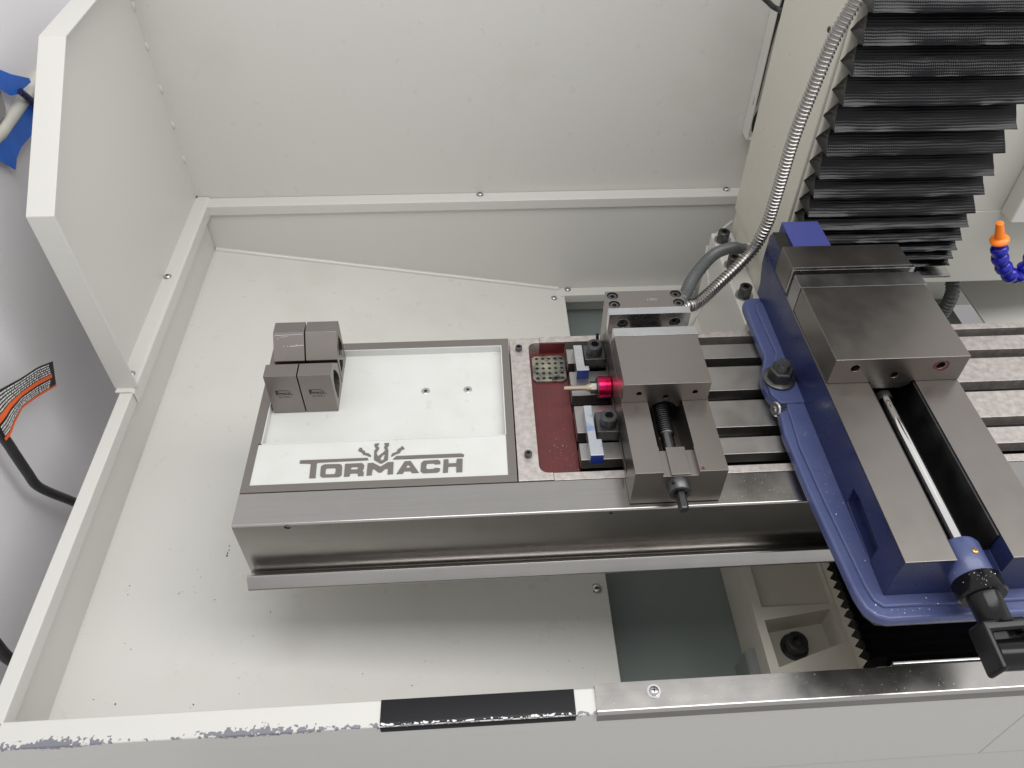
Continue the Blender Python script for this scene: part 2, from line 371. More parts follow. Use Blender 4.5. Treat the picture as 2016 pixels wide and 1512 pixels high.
# ------------------------------------------------------------------ machine base, column
base = thing('machine_pedestal', 'cream cast iron pedestal with bolted foot pocket under the table', 'pedestal', (520, 200, -400))
part('foot', B(338, 461, -165, 640, -399, -300), 'casting', base, bevel=3, seg=3,
     cuts=[MB().prism([(350, -40), (450, -28), (452, -78), (352, -108)], 'z', -345, -280), B(352, 458, -20, 380, -312, -280)])
part('way_body', B(461, 720, -160, 640, -399, -226), 'casting', base, bevel=3, seg=3,
     cuts=[MB().cyl((440, -52, -318), (476, -52, -318), 15)])
part('plug', MB().cyl((470, -52, -318), (474, -52, -318), 14.8), 'red_paint', base)
socket_screw(base, (398, -62, -345), 15, 22, mname='black_oxide', name='hex_bolt', hexr=8)
part('washer', MB().lathe((398, -62, -345), (0, 0, 1), [(0, 20), (3, 20), (3, 10)], 32), 'black_oxide', base)
part('column_plinth', B(392, 730, 378, 628, -345, -114), 'enamel_clean', base, bevel=4, seg=3)
for Y in (447, 528, 602):
    socket_screw(base, (407, Y, -111.5), 10.5, 19, name='plinth_bolt', hexr=5.5)
    part('washer', MB().lathe((407, Y, -114), (0, 0, 1), [(0, 15), (2.5, 15), (2.5, 9)], 32), 'bright_steel', base)
part('grub_hole_shade', MB().cyl((391, 560, -215), (392.5, 560, -215), 4), 'socket_black', base)  # black disc painting the dark of a small open hole

colm = thing('machine_column', 'tall beige machine column rising behind the black bellows', 'column', (553, 515, -113))
part('body', B(430, 677, 405, 632, -113.5, 1000), 'beige', colm, bevel=5, seg=3)
part('cover_plate', B(425.5, 430.2, 409, 628, -60, 1000), 'beige', colm, bevel=1.5)
screw(colm, on_x(1633, 58, 425.5), 4, axis=(-1, 0, 0), mname='dark_steel')
# conduit box fitting
part('conduit_fitting', MB().lathe((430, 494, -51), (-1, 0, 0), [(0, 13), (6, 13), (6, 10.5), (22, 10.5)], 20), 'wire_grey', colm, smooth=True)

duct = thing('cable_duct', 'narrow cream open cable duct with black wire fixed to the back panel', 'cable duct', (472, 760, 14))
part('channel', B(461, 463, 738, 770, 14, 700), 'enamel_clean', duct)
part('channel', B(463, 500, 767, 769.5, 14, 700), 'enamel_clean', duct)
part('end_cap', B(461, 500, 739, 770, 10, 13.8), 'enamel_clean', duct, bevel=1)
part('wire', MB().tube(spline([on_y(x, y, 748) for x, y in ((1486, 206), (1495, 172), (1505, 130), (1514, 93), (1527, 48), (1536, 24), (1545, 0), (1560, -50))], 6), 4.2, 8), 'rubber', duct, smooth=True)
part('wire', MB().tube(spline([on_y(x, y, 750) for x, y in ((1484, 258), (1485, 244), (1489, 230), (1500, 214), (1520, 196))], 6), 4.2, 8), 'rubber', duct, smooth=True)
cbl = part('hanging_cable', MB().tube(spline([on_y(1440, -60, 700), on_y(1480, -25, 700), on_y(1508, 0, 695), on_y(1522, 13, 690), on_y(1535, 20, 685), on_y(1548, 27, 670), on_y(1575, 33, 640)], 8), 4.2, 10), 'rubber', smooth=True)
tag(cbl, 'black cable looping down across the top of the cable duct', 'cable')

# ------------------------------------------------------------------ bellows
def bellows_mesh(sections):
    m = MB(); n = len(sections[0]); vs = [p for s_ in sections for p in s_]
    fs = [(i * n + k, i * n + k + 1, (i + 1) * n + k + 1, (i + 1) * n + k) for i in range(len(sections) - 1) for k in range(n - 1)]
    return m.add(vs, fs)
zb = thing('way_cover_bellows', 'tall black pleated vinyl bellows hanging in front of the beige column', 'bellows', (553, 380, 0))
ridges = [11, 24, 40, 58, 82, 106, 137, 168, 203, 238, 274, 313, 352, 391, 431, 471, 511, 551, 591, 631]
def u_sec(xi_f, xi_b, yf, z, sag=0.0, rx=0.0, wob=0.0):
    x0, x1, yb_ = 430, 677, 406; k0 = 16
    P = [(x0 + xi_b + rx, yb_, z), (x0 + (xi_b + xi_f) / 2 + rx, (yb_ + yf) / 2, z), (x0 + xi_f + rx, yf, z)]
    for k in range(1, k0): P.append((x0 + (x1 - x0) * k / k0, yf - sag * math.sin(math.pi * k / k0) + wob * math.sin(k * 1.7 + z), z))
    P += [(x1 - xi_f, yf, z), (x1 - (xi_b + xi_f) / 2, (yb_ + yf) / 2, z), (x1 - xi_b, yb_, z)]; return P
for i, z in enumerate(ridges):
    zn = ridges[i + 1] if i + 1 < len(ridges) else z + 40
    zp = ridges[i - 1] if i else -2
    rx = random.uniform(-1.5, 1.5); g = zn - z
    d = min(22, g * .45 + 9); rise = g * .80; k_ = random.uniform(.75, 1.25)
    secs = [u_sec(4, 24, 360 + d, z - (z - zp) * 0.18), u_sec(.3, .3, 360.6, z - .7, .6, rx), u_sec(0, 0, 360, z, .8, rx, .3),
            u_sec(.2, 1, 360 + d * .08, z + rise * .05, 1.6, rx, .4), u_sec(.6, 5, 360 + d * .36, z + rise * .25 * k_, 2.8, rx, .7),
            u_sec(1.4, 11, 360 + d * .58, z + rise * .48, 2.6, rx, .8), u_sec(2.6, 18, 360 + d * .78, z + rise * .72, 1.6, rx, .5), u_sec(4, 24, 360 + d, z + rise, 0)]
    secs = [[(x + random.gauss(0, .25), y + random.gauss(0, .22), zz + random.gauss(0, .3)) for x, y, zz in s_] for s_ in secs]
    part('pleat', bellows_mesh(secs), 'vinyl', zb, smooth=True)
part('end_strip', B(428, 681, 352, 404, -6, -2), 'bright_steel', zb, bevel=.8)

yb = thing('way_cover_bellows', 'low black pleated way cover lying under the front of the blue vise', 'bellows', (545, -70, -226))
ny = 22
for i in range(ny):
    y0 = -152 + i * 13.8; x0, x1 = 430, 662
    def sec(y, ins): return [(x0 + ins, y, -226), (x0 + ins, y, -204 - ins * .6), (x0 + ins + 6, y, -199 - ins), (x1 - ins - 6, y, -199 - ins), (x1 - ins, y, -204 - ins * .6), (x1 - ins, y, -226)]
    part('pleat', bellows_mesh([sec(y0, 11), sec(y0 + 6.9, 0), sec(y0 + 13.8, 11)]), 'vinyl', yb)
part('end_strip', MB().box(455, 640, -156, -152.5, -222, -196), 'bright_steel', yb, bevel=.8)

# ------------------------------------------------------------------ saddle + table
sad = thing('saddle', 'cast saddle block carrying the milling table', 'saddle', (545, 120, -226))
part('body', B(470, 660, 20, 250, -195, -98), 'casting', sad, bevel=4)
part('way_pad', B(500, 630, 30, 240, -226, -195), 'casting', sad)

tbl = thing('milling_table', 'grey iron milling table with long T slots and red end trough', 'milling table', (450, 120, -98))
TX1 = 1150
part('body', B(0.6, TX1, 1, 240, -98, -42), 'cast_iron', tbl, bevel=2)
for y0, y1 in ((8, 30), (24, 56), (50, 72), (66, 116), (110, 133), (127, 176), (171, 192), (186, 219), (213, 233)):
    pass
part('end_plate', B(0.6, 42, .6, 240.4, -41.5, 0), 'rusty_iron', tbl, bevel=.7,
     cuts=[MB().prism([(26, 22), (26.6, 18.6), (28.3, 15.4), (30.8, 13), (34, 11.6), (37.5, 11.2), (60, 11.2), (60, 230.5), (36, 230.5), (32.5, 230), (29.5, 228.3), (27.4, 226), (26.2, 222.5), (26, 219)], 'z', -20, 20)])
for y0, y1, nm in ((-.4, 10.5, 'rusty_iron'), (231, 242, 'rusty_iron')):
    part('edge_rail', B(42.2, TX1, y0, y1, -41.5, 0), nm, tbl, bevel=.6)
for y0, y1 in ((27.2, 52.8), (69, 113), (130.5, 173.4), (189, 216)):
    part('table_land', B(76.5, 440, y0, y1, -17, 0), 'cast_iron', tbl, bevel=.7)
    part('table_land', B(440.1, TX1, y0, y1, -17, 0), 'rusty_iron', tbl, bevel=.7)  # right half: rust, plus a brighter reflection painted into its tone
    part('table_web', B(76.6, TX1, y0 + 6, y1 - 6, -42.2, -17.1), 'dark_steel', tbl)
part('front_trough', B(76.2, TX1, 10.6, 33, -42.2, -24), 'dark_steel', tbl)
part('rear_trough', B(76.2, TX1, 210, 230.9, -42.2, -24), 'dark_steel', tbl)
part('end_trough_floor', B(42.1, 76, 10.6, 230.9, -42.2, -20), 'red_paint', tbl)
part('end_trough_wall', B(42.2, 76.1, 229.4, 230.95, -20, -1.5), 'red_paint', tbl)
dp = [(30, 178), (34, 174), (70, 173.5), (74.5, 178), (75, 216), (70, 222), (34, 221), (30, 217)]
cuts = []
for j in range(5):
    for i in range(5):
        cuts.append(MB().cyl((36 + i * 8.4 + j * .2, 179.5 + j * 9.2, -27), (36 + i * 8.4 + j * .2, 179.5 + j * 9.2, -10), 2.3, 12))
mm = MB()
for c in cuts: mm.add(c.v, c.f)
part('trough_paint', B(26.1, 42.05, 11.3, 230.4, -19.99, -19.7), 'red_paint', tbl)
part('drain_hole_shade', MB().prism([(32, 177), (72, 176), (73, 219), (33, 219)], 'z', -19.65, -19.5), 'socket_black', tbl)  # black sheet painting the darkness seen through the drain holes
part('drain_plate', MB().prism(dp, 'z', -19.4, -16.8), 'drain_metal', tbl, bevel=.5, cuts=[mm])
for X, Y in ((12.5, 218.5), (14, 37.2)):
    socket_screw(tbl, (X, Y, -.5), 4.6, 6.5, name='set_screw', hexr=2.4)

# ------------------------------------------------------------------ tool tray with the raised maker's name
tray = thing('tool_tray', 'white painted tray with raised steel lettering at the table end', 'tray', (-159, 120, -98))
TL = -317.5
part('frame', B(TL, -.8, 0, 241, -98, 0), 'steel', tray, bevel=.8,
     cuts=[B(-308.5, -11, 10.2, 71.5, -1.6, 10), B(-306, -10.5, 71.4, 229, -13.5, 10)])
part('name_panel', B(-308.4, -11.1, 10.3, 70.2, -1.6, -1.1), 'tray_white', tray)
part('pocket_floor', B(-305.9, -10.6, 71.5, 228.9, -13.5, -12), 'tray_white', tray)
part('pocket_wall', B(-305.9, -304.6, 71.5, 228.9, -12, -.8), 'tray_white', tray)
part('pocket_wall', B(-11.9, -10.6, 71.5, 228.9, -12, -.8), 'tray_white', tray)
part('pocket_wall', B(-304.6, -11.9, 227.6, 228.9, -12, -.8), 'tray_white', tray)
part('pocket_wall', B(-304.6, -11.9, 70.4, 71.9, -12, -1.05), 'tray_white', tray)
for px, py in ((838, 770), (921, 767)):
    p = on_z(px, py, -12)
    part('countersunk_screw', MB().lathe((p.x, p.y, -12.0), (0, 0, 1), [(0, 5.6), (.5, 5.5), (.7, 5.0), (.7, 2.5), (.15, 2.3)], 24), 'bright_steel', tray)
    part('hex_recess_shade', MB().lathe((p.x, p.y, -11.9), (0, 0, 1), [(0, 2.35), (.12, 2.3)], 6), 'socket_black', tray)  # flat black hexagon in place of a shaded socket

def flat_shape(name, splines, mname, parent, place, depth):
    """closed outlines (with holes) filled as a curve and turned into a mesh standing 'depth' proud; place maps (u,v) to a 3D frame"""
    cu = bpy.data.curves.new('c', 'CURVE'); cu.dimensions = '2D'; cu.fill_mode = 'BOTH'; cu.extrude = depth / 2 * S
    for sp in splines:
        s_ = cu.splines.new('POLY'); s_.points.add(len(sp) - 1); s_.use_cyclic_u = True
        for q, (u, v) in zip(s_.points, sp): q.co = (u * S, v * S, 0, 1)
    ob = bpy.data.objects.new('c', cu); COL.objects.link(ob)
    dg = bpy.context.evaluated_depsgraph_get(); dg.update()
    me = bpy.data.meshes.new_from_object(ob.evaluated_get(dg)); bpy.data.objects.remove(ob)
    me.transform(place); return part(name, me, mname, parent)
def text_mesh(txt, size, place, mname, parent, name='marking', sx=1.0):
    cu = bpy.data.curves.new('t', 'FONT'); cu.body = txt; cu.size = size * S; cu.align_x = 'CENTER'; cu.extrude = 0.00004
    ob = bpy.data.objects.new('t', cu); COL.objects.link(ob); dg = bpy.context.evaluated_depsgraph_get(); dg.update()
    me = bpy.data.meshes.new_from_object(ob.evaluated_get(dg)); bpy.data.objects.remove(ob)
    me.transform(place @ Matrix.Diagonal((sx, 1, 1, 1))); return part(name, me, mname, parent)
LOGO = {
 'letter_t': [[(118,258),(860,230),(870,253),(310,282),(300,290),(285,452),(218,453),(235,300),(225,292),(112,290)]],
 'bar': [[(1178,210),(1895,182),(1925,195),(1920,217),(1140,246)]],
 'letter_o': [[(345,335),(355,315),(390,302),(550,298),(575,310),(580,325),(575,415),(560,432),(535,440),(365,445),(345,438),(338,422)],
       [(400,355),(410,345),(500,340),(512,352),(505,398),(492,410),(405,413),(394,402)]],
 'letter_r': [[(612,297),(800,288),(824,310),(818,350),(800,366),(818,386),(815,427),(755,430),(752,398),(668,402),(660,433),(600,436)],
       [(680,332),(750,328),(758,343),(746,357),(675,360)]],
 'letter_m': [[(862,290),(920,285),(1003,328),(1085,278),(1147,275),(1140,408),(1080,411),(1085,342),(1048,355),(1010,390),(980,390),(937,355),(915,352),(905,420),(848,424)]],
 'letter_a': [[(1270,268),(1335,264),(1425,392),(1350,397),(1335,375),(1260,378),(1250,403),(1180,407)],[(1283,340),(1300,310),(1318,308),(1334,338)]],
 'letter_c': [[(1452,285),(1480,262),(1640,252),(1664,270),(1662,298),(1600,300),(1595,290),(1520,293),(1510,305),(1505,345),(1520,356),(1590,352),(1602,340),(1660,345),(1655,375),(1630,390),(1475,398),(1445,378)]],
 'letter_h': [[(1700,248),(1752,245),(1754,292),(1838,288),(1845,240),(1908,238),(1905,385),(1840,388),(1838,322),(1750,326),(1745,390),(1692,393)]],
 'emblem': [[(938,75),(990,70),(970,100),(990,120),(958,175),(975,212),(1040,165),(1056,145),(1042,112),(1055,95),(1043,70),(1098,65),(1095,95),(1078,112),(1090,145),(1085,250),(1018,290),(1000,290),(932,250),(935,150),(955,128),(938,100)],
       [(1000,235),(1030,197),(1060,190),(1045,215),(1042,245),(1015,262)]],
 'spark': [[(775,118),(800,120),(805,145),(830,155),(835,175),(875,182),(900,205),(890,220),(850,200),(815,195),(795,168),(757,150)]],
 'spark_': [[(1240,98),(1268,125),(1260,135),(1235,140),(1215,175),(1170,190),(1140,208),(1118,212),(1135,180),(1180,165),(1195,135),(1225,118)]],
}
for nm, sps in LOGO.items():
    sp2 = [[(lambda q: (q.x, q.y))(on_z(570 + x / 5.6, 860 + y / 5.6, 0)) for x, y in s_] for s_ in sps]
    flat_shape(nm.rstrip('_'), sp2, 'steel', tray, Matrix.Translation((0, 0, -.55 * S)), 1.15)

# ------------------------------------------------------------------ stainless chip guard along the table front
gd = thing('chip_guard', 'long bent stainless chip guard with gutter along the table front edge', 'chip guard', (300, -30, -106))
gp = [(-1, -3), (-1, -.9), (-41.50, -0.90), (-42.27, -1.02), (-42.97, -1.38), (-43.52, -1.93), (-43.88, -2.63), (-44.00, -3.40), (-44, -95), (-45.5, -99), (-49, -101), (-52, -101), (-54.5, -99.5), (-55, -97), (-55.4, -86), (-56, -84.6), (-57, -84), (-58, -84.4), (-59, -85.6), (-66.2, -98), (-66.8, -100), (-66, -102), (-64, -102.4), (-62.6, -101.4), (-58, -94), (-57.4, -101), (-55, -104.5), (-48, -105), (-44, -103), (-41.8, -97), (-41.8, -3)]
part('folded_sheet', MB().prism(gp, 'x', TL - .6, 1150), 'stainless', gd, smooth=True,
     cuts=[MB().cyl((-258, -50, -6), (-258, -38, -6), 4.0, 20), MB().cyl((103, -50, -7), (103, -38, -7), 2.2, 16)])

# ------------------------------------------------------------------ four slotted angle blocks
def vblock(x0, x1, front, label):
    y0 = 129.5 if front else 224
    t = thing('angle_block', label, 'steel block', ((x0 + x1) / 2, 152 if front else 201, -12), 'four ground steel blocks on the white tray')
    if front:
        prof = [(129.5, -12), (129.5, 55), (150, 55), (176, 28.5), (176, -12)]
        hole = [(147, 42), (150, 43), (160, 31), (168, 16), (168.5, 6), (164, 0), (147, -4), (141, 0), (138, 22), (140, 34)]
        hs = [hole]
    else:
        prof = [(224, -12), (224, 57), (204.5, 57), (179, 31.5), (179, -12)]
        hs = [[(209, 47), (218, 23), (217, 12), (211, 8), (192, 27), (202, 41)], [(187, 23), (206, 4), (203, -1), (184, 0)]]
    part('block', MB().prism(prof, 'x', x0, x1), 'steel', t, bevel=.5, cuts=[MB().prism(h_, 'x', x0 - 5, x1 + 5) for h_ in hs])
    if front:
        fx = Matrix(((1, 0, 0, 0), (0, 0, -1, 129.42 * S), (0, 1, 0, 0), (0, 0, 0, 1)))
        c = (x0 + x1) / 2; L0 = c - 10.5
        def R_(a, b, c_, d): return [(L0 + a, c_), (L0 + b, c_), (L0 + b, d), (L0 + a, d)]
        # maker's mark: stepped S, small p and i in a box
        sp = [[(L0, 21.7), (L0, 30.0), (L0 + 16.3, 30.0), (L0 + 16.3, 28.9), (L0 + 4.2, 28.9), (L0 + 3.2, 27.8), (L0 + 3.2, 26.6), (L0 + 4.2, 25.8), (L0 + 11, 25.8),
               (L0 + 12, 25.0), (L0 + 12, 22.7), (L0 + 11, 21.7)], R_(2.0, 10.4, 22.6, 23.9)]
        flat_shape('maker_mark', sp, 'logo_black', t, fx, .06)
        flat_shape('maker_mark', [R_(12.6, 16.0, 21.7, 26.0), R_(13.5, 15.0, 22.9, 25.0)], 'logo_black', t, fx, .06)
        flat_shape('maker_mark', [R_(16.7, 18.0, 21.7, 26.0)], 'logo_black', t, fx, .06)
        flat_shape('maker_mark', [R_(16.7, 18.0, 26.8, 28.0)], 'logo_black', t, fx, .06)
        flat_shape('maker_mark', [R_(18.7, 20.4, 21.7, 23.2)], 'logo_black', t, fx, .06)
        text_mesh('63-394-1', 4.4, Matrix.Translation((c * S, 0, 16.6 * S)) @ fx, 'logo_black', t, 'number_mark')
    if not front and x0 < -280:
        m = MB(); n = Vector((0, -1, 1)).normalized() * .06; sl = Vector((0, 25.5, 25.5)) / 36.06
        def q(u, v): return Vector((u, 179, 31.5)) + sl * v + n
        def dash(u0, v0, u1, v1, w): m.add([q(u0, v0), q(u1, v1), q(u1, v1 + w), q(u0, v0 + w)], [(0, 1, 2, 3)])
        for a_ in ((-299, 32.5, -264, 33.2, .8), (-293, 30.4, -283, 30.9, .5), (-281, 18, -263.4, 19.2, 1.0), (-276, 17.4, -271, 20.5, .8), (-284.5, 18.3, -283, 18.4, 1), (-289, 18.2, -287.6, 18.3, 1), (-300, 27, -299.2, 34, .5), (-287, 9, -286, 8, .4), (-296, 29, -294, 28, .6)): dash(*a_)
        part('scratch', m, 'bright_steel', t)
    return t
vblock(-301.5, -262.2, True, 'marked steel block at the outer end of the front pair on the tray')
vblock(-260.9, -221.3, True, 'marked steel block of the front pair, with its slotted end open')
vblock(-301.2, -262.6, False, 'plain steel block of the rear pair with pale scratches on its sloping face')
vblock(-260.9, -221.3, False, 'plain steel block of the rear pair, clean sloping face and slotted end')

# ------------------------------------------------------------------ small toolmaker's vise
sv = thing('toolmaker_vise', 'small ground steel toolmaker vise clamped on the table slots', 'vise', (176, 100, 0))
x0, x1 = 125, 228.3
part('body', B(x0, x1, -37.5, 202, .3, 56.5), 'steel_y', sv, bevel=.8,
     cuts=[B(156, 197, -2, 187, 12, 80), B(156.6, 196.4, -60, 0, 49.2, 80), B(x0 - 10, x0 + 6, -4, 240, 9, 19), B(x1 - 6, x1 + 10, -4, 240, 9, 19)])
part('key_plate', B(165.6, 187.4, -37.1, 1, 44, 52), 'steel_y', sv, bevel=.4)
part('fixed_jaw', B(x0, 225, 200.4, 233, .5, 86), 'steel', sv, bevel=.7,
     cuts=[MB().cyl((X, Y, 80), (X, Y, 95), 7.2) for X, Y in ((133.5, 224.5), (133.7, 207.5), (216.3, 225), (217, 208))])
for X, Y in ((133.5, 224.5), (133.7, 207.5), (216.3, 225), (217, 208)):
    socket_screw(sv, (X, Y, 80.2), 6.2, 4.6, name='cap_screw', hexr=3.2, depth=3.5)
part('fixed_jaw_plate', B(124.5, 229, 187.8, 200.2, 56.8, 86.4), 'bright_steel', sv, bevel=.6,
     cuts=[MB().cyl((143, 180, 70.5), (143, 195, 70.5), 7.2), MB().cyl((210, 180, 71), (210, 195, 71), 7.2)])
for X in (143, 210):
    socket_screw(sv, (X, 194.8, 70.7), 6.4, 4.4, axis=(0, -1, 0), name='cap_screw', hexr=3.4, depth=3.4)
part('moving_jaw', B(x0 + .2, 227.6, 66, 147.6, 56.8, 86.6), 'steel_y', sv, bevel=.6,
     cuts=[MB().cyl((144.3, 60, 71), (144.3, 80, 71), 3.3, 20), MB().cyl((210.5, 60, 71), (210.5, 80, 71), 3.3, 20), MB().cyl((176.7, 60, 64), (176.7, 80, 64), 3.3, 20)])
part('jaw_tongue', B(157.5, 195.5, 66.4, 147, 46, 56.6), 'steel_y', sv, bevel=.4, cuts=[MB().cyl((176.5, 60, 40), (176.5, 150, 40), 16, 32)])
part('moving_jaw_plate', B(125, 229.8, 147.8, 162.3, 57, 86.9), 'bright_steel', sv, bevel=.6)
# feed screw: thread as alternating rings
pf = [(0, 7.6), (28, 7.6), (29, 9.2)]
d = 29
while d < 78: pf += [(d + .8, 9.6), (d + 1.3, 8.0), (d + 2.2, 8.0), (d + 2.7, 9.6)]; d += 3.2
part('feed_screw', MB().lathe((173.5, -2, 40), (0, 1, 0), pf, 28), 'thread_steel', sv, smooth=True)
part('screw_collar', MB().lathe((174.5, -37.4, 36), (0, -1, 0), [(0, 13), (13, 13), (14.3, 12), (14.3, 8), (12.5, 7.5)], 36), 'black_oxide', sv, smooth=True,
     cuts=[MB().cyl((168, -45, 44), (163, -45, 54), 1.8, 12)])
part('hex_drive', MB().lathe((174.5, -38, 36), (0, -1, 0), [(0, 6.2), (33, 6.2), (35, 5)], 6, ph=.26), 'dark_steel', sv, bevel=.3)
# worn etched number on the fixed jaw
text_mesh('1703', 6.0, Matrix.Translation((183 * S, 213 * S, 86.03 * S)), 'rusty_iron', sv, 'etched_number', 1.2)

# two toe clamps
def toe_clamp(bx0, bx1, by0, by1, top, c, label):
    t = thing('toe_clamp', label, 'clamp', (c[0], c[1], 0), 'toe clamps holding the small vise')
    part('clamp_block', MB().prism([(bx0, .2), (bx1 - 2, .2), (bx1 - 2, top), (bx0 + 1.2, top), (bx0, top - 1.2)], 'y', by0, by1), 'black_oxide', t, bevel=.7)
    socket_screw(t, (c[0], c[1], top), 10.4, 15.5, name='socket_bolt', hexr=5.6)
    part('slot_nut', B(c[0] - 8, c[0] + 8, c[1] - 7, c[1] + 7, -16, .2), 'dark_steel', t)
toe_clamp(97, 126.8, 178, 205, 17.5, (110.5, 191, 0), 'black toe clamp with socket bolt beside the plain steel stop')
toe_clamp(98.3, 126.8, 54.5, 86.5, 18, (112.8, 67.5, 0), 'black toe clamp with socket bolt beside the blue smeared steel stop')
pin = part('dowel_pin', MB().cyl((119.5, 214, 0.2), (118.4, 222, 22), 2.1, 12), 'dark_steel'); tag(pin, 'short dark pin leaning behind the toe clamp beside the vise', 'pin')

# two L shaped stops
def stop(xa, xb, xh, y0, yh, y1, topm, label):
    t = thing('stepped_stop', label, 'steel stop', ((xa + xb) / 2, (y0 + y1) / 2, 0), 'L shaped steel stops on the table')
    part('bar', MB().prism([(xa, y0), (xh, y0), (xh, yh), (xb, yh), (xb, y1), (xa, y1)], 'z', .2, 15.5), topm, t, bevel=.5)
    part('dyed_end', B(xa + .4, xh - .4, y0 - .35, y0 + .1, .7, 15.0), 'dye_blue', t)
stop(84.6, 96, 101.1, 160.6, 168.6, 207.8, 'bright_steel', 'small L shaped steel stop with blue dyed end, clean top')
stop(86.2, 96.3, 102.2, 21.8, 46, 99.8, 'dyed_steel', 'longer L shaped steel stop with blue dye smeared over its top')

# pink edge finder
ef = thing('edge_finder', 'pink anodised edge finder with steel stem lying against the small vise', 'edge finder', (112, 130.5, 0))
ax0 = (124.4, 131, 14.1)
part('body', MB().lathe(ax0, (-1, 0, 0), [(0, 13.2), (.8, 14), (5.6, 14), (5.8, 13.7), (6.2, 13.7), (6.4, 14), (15.8, 14), (16.6, 13.2)], 48), 'pink_anodised', ef, smooth=True)
part('rear_ring', MB().lathe((107.8, 131, 14.1), (-1, 0, 0), [(0, 12.6), (1.2, 12.2), (1.4, 8)], 36), 'dark_steel', ef, smooth=True)
part('hex_nut', MB().lathe((106.4, 131, 14.1), (-1, 0, 0), [(0, 8.2), (8, 8.2)], 6, ph=.2), 'steel', ef, bevel=.5)
part('stem', MB().lathe((98.4, 131, 14.1), (-1, 0, 0), [(0, 6), (2.5, 5.5), (6, 3.4), (32, 3.2), (33.5, 2.4)], 24), 'stem_steel', ef, smooth=True)

# ------------------------------------------------------------------ big blue machine vise
bv = thing('machine_vise', 'large blue cast machine vise with ground steel jaws bolted to the table', 'vise', (439, 50, 0))
VC = 439
left = [(372, 290), (350, 290), (340, 287.5), (335, 281), (333.5, 272), (334.5, 172), (327, 152), (321, 138), (319, 120), (321, 102), (327, 90), (326, 70), (322.5, 40), (325, -40), (334, -170), (338, -186), (346, -196), (358, -200.5)]
out = left + [(2 * VC - x, y) for x, y in reversed(left)]
part('base_plate', MB().prism([(x if abs(x - VC) < 78 else (x + 4 if x < VC else x - 4), max(min(y, 287), -198)) for x, y in out], 'z', .2, 5), 'dark_steel', bv)
part('base_flange', MB().prism(out, 'z', 4.8, 19), 'vise_blue', bv, bevel=3.5, seg=3)
left2 = [(372, 276), (358, 276), (349, 272), (347, 262), (350, 175), (341, 155), (334, 138), (333, 110), (338, 92), (336, 60), (333, 18), (337, -60), (345, -165), (348, -180), (356, -188)]
out2 = left2 + [(2 * VC - x, y) for x, y in reversed(left2)]
part('inner_ledge', MB().prism(out2, 'z', 17, 22.5), 'vise_blue', bv, bevel=2.2, seg=3)
part('bolt_pad', MB().prism([(322, 98), (330, 84), (362, 84), (362, 146), (330, 150), (321, 135)], 'z', 17, 25), 'vise_blue', bv, bevel=2, seg=2)
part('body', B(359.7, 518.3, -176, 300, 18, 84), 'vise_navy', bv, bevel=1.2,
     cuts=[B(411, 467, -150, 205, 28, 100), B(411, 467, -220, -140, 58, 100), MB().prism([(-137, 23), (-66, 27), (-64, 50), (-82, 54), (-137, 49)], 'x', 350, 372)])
part('channel_floor', B(411.2, 466.8, -149, 204, 28.05, 30), 'black_oxide', bv)
for a, b in ((359.7, 411), (467, 518.3)):
    part('bed_way', B(a, b, -176, 216, 84.02, 86), 'steel_y', bv, bevel=.5)
part('way_wall', B(464.6, 466.9, -150, 204, 30, 83.9), 'dark_steel', bv)
part('way_wall', B(411.1, 413.2, -150, 204, 30, 83.9), 'dark_steel', bv)
jaw_cuts = [MB().cyl((X, 50, Z), (X, 75, Z), r, 20) for X, Z, r in ((387.7, 110.2, 5.2), (438.1, 96.9, 4.6), (488.5, 110.5, 5.2))]
part('moving_jaw', B(361, 519, 57.5, 185.2, 86.2, 124.6), 'steel', bv, bevel=.9, cuts=jaw_cuts)
part('jaw_nut', MB().prism([(413.5, 86.1), (413.5, 80), (420, 74), (452, 74), (462, 79), (464.3, 86.1)], 'y', 58.2, 180), 'steel', bv, bevel=.8)
part('moving_jaw_plate', B(360.2, 522, 185.4, 210.8, 82, 124.2), 'plate_steel', bv, bevel=.6)
part('jaw_gap_shade', B(361, 520, 210.9, 219, 70, 104), 'socket_black', bv)  # black filler painting the deep shade between the jaws
part('fixed_jaw_plate', B(361.5, 521, 219.1, 223.8, 84, 124.2), 'bright_steel', bv, bevel=.6)
part('fixed_jaw', B(361, 518, 224, 268.5, 70, 124.8), 'steel', bv, bevel=.6)
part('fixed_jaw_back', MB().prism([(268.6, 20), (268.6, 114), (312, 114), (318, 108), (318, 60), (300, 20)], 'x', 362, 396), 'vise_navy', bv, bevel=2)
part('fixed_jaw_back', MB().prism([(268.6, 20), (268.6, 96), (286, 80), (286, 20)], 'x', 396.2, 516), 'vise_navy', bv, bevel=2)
part('back_strip', B(362.4, 379, 268.7, 312, 114.1, 116.5), 'dark_steel', bv, bevel=.5)
part('rib', B(380, 431, 268.7, 331, 95, 119.5), 'blue_flat', bv, bevel=.8)
part('screw_rod', MB().lathe((437.5, -148, 60), (0, 1, 0), [(0, 7.8), (240, 7.8)], 40), 'polished', bv, smooth=True)
part('rod_seat', MB().lathe((437.5, 52, 60), (0, 1, 0), [(0, 9), (8, 9)], 24), 'black_oxide', bv, smooth=True)
part('screw_boss', MB().lathe((434, -184, 60), (0, 1, 0), [(0, 19), (2, 20.5), (34, 20.5), (38, 18.5)], 40), 'vise_blue', bv, smooth=True)
p = on_z(1923, 1087, 80)
screw(bv, (436.5, -164, 80.2), 3.2, mname='brass', name='oil_fitting')
part('side_plug', MB().lathe((333, 84, 14), (-.94, -.25, .25), [(0, 9.5), (9, 9.5), (10.5, 8), (10.5, 4), (6, 4)], 24), 'bright_steel', bv, smooth=True)

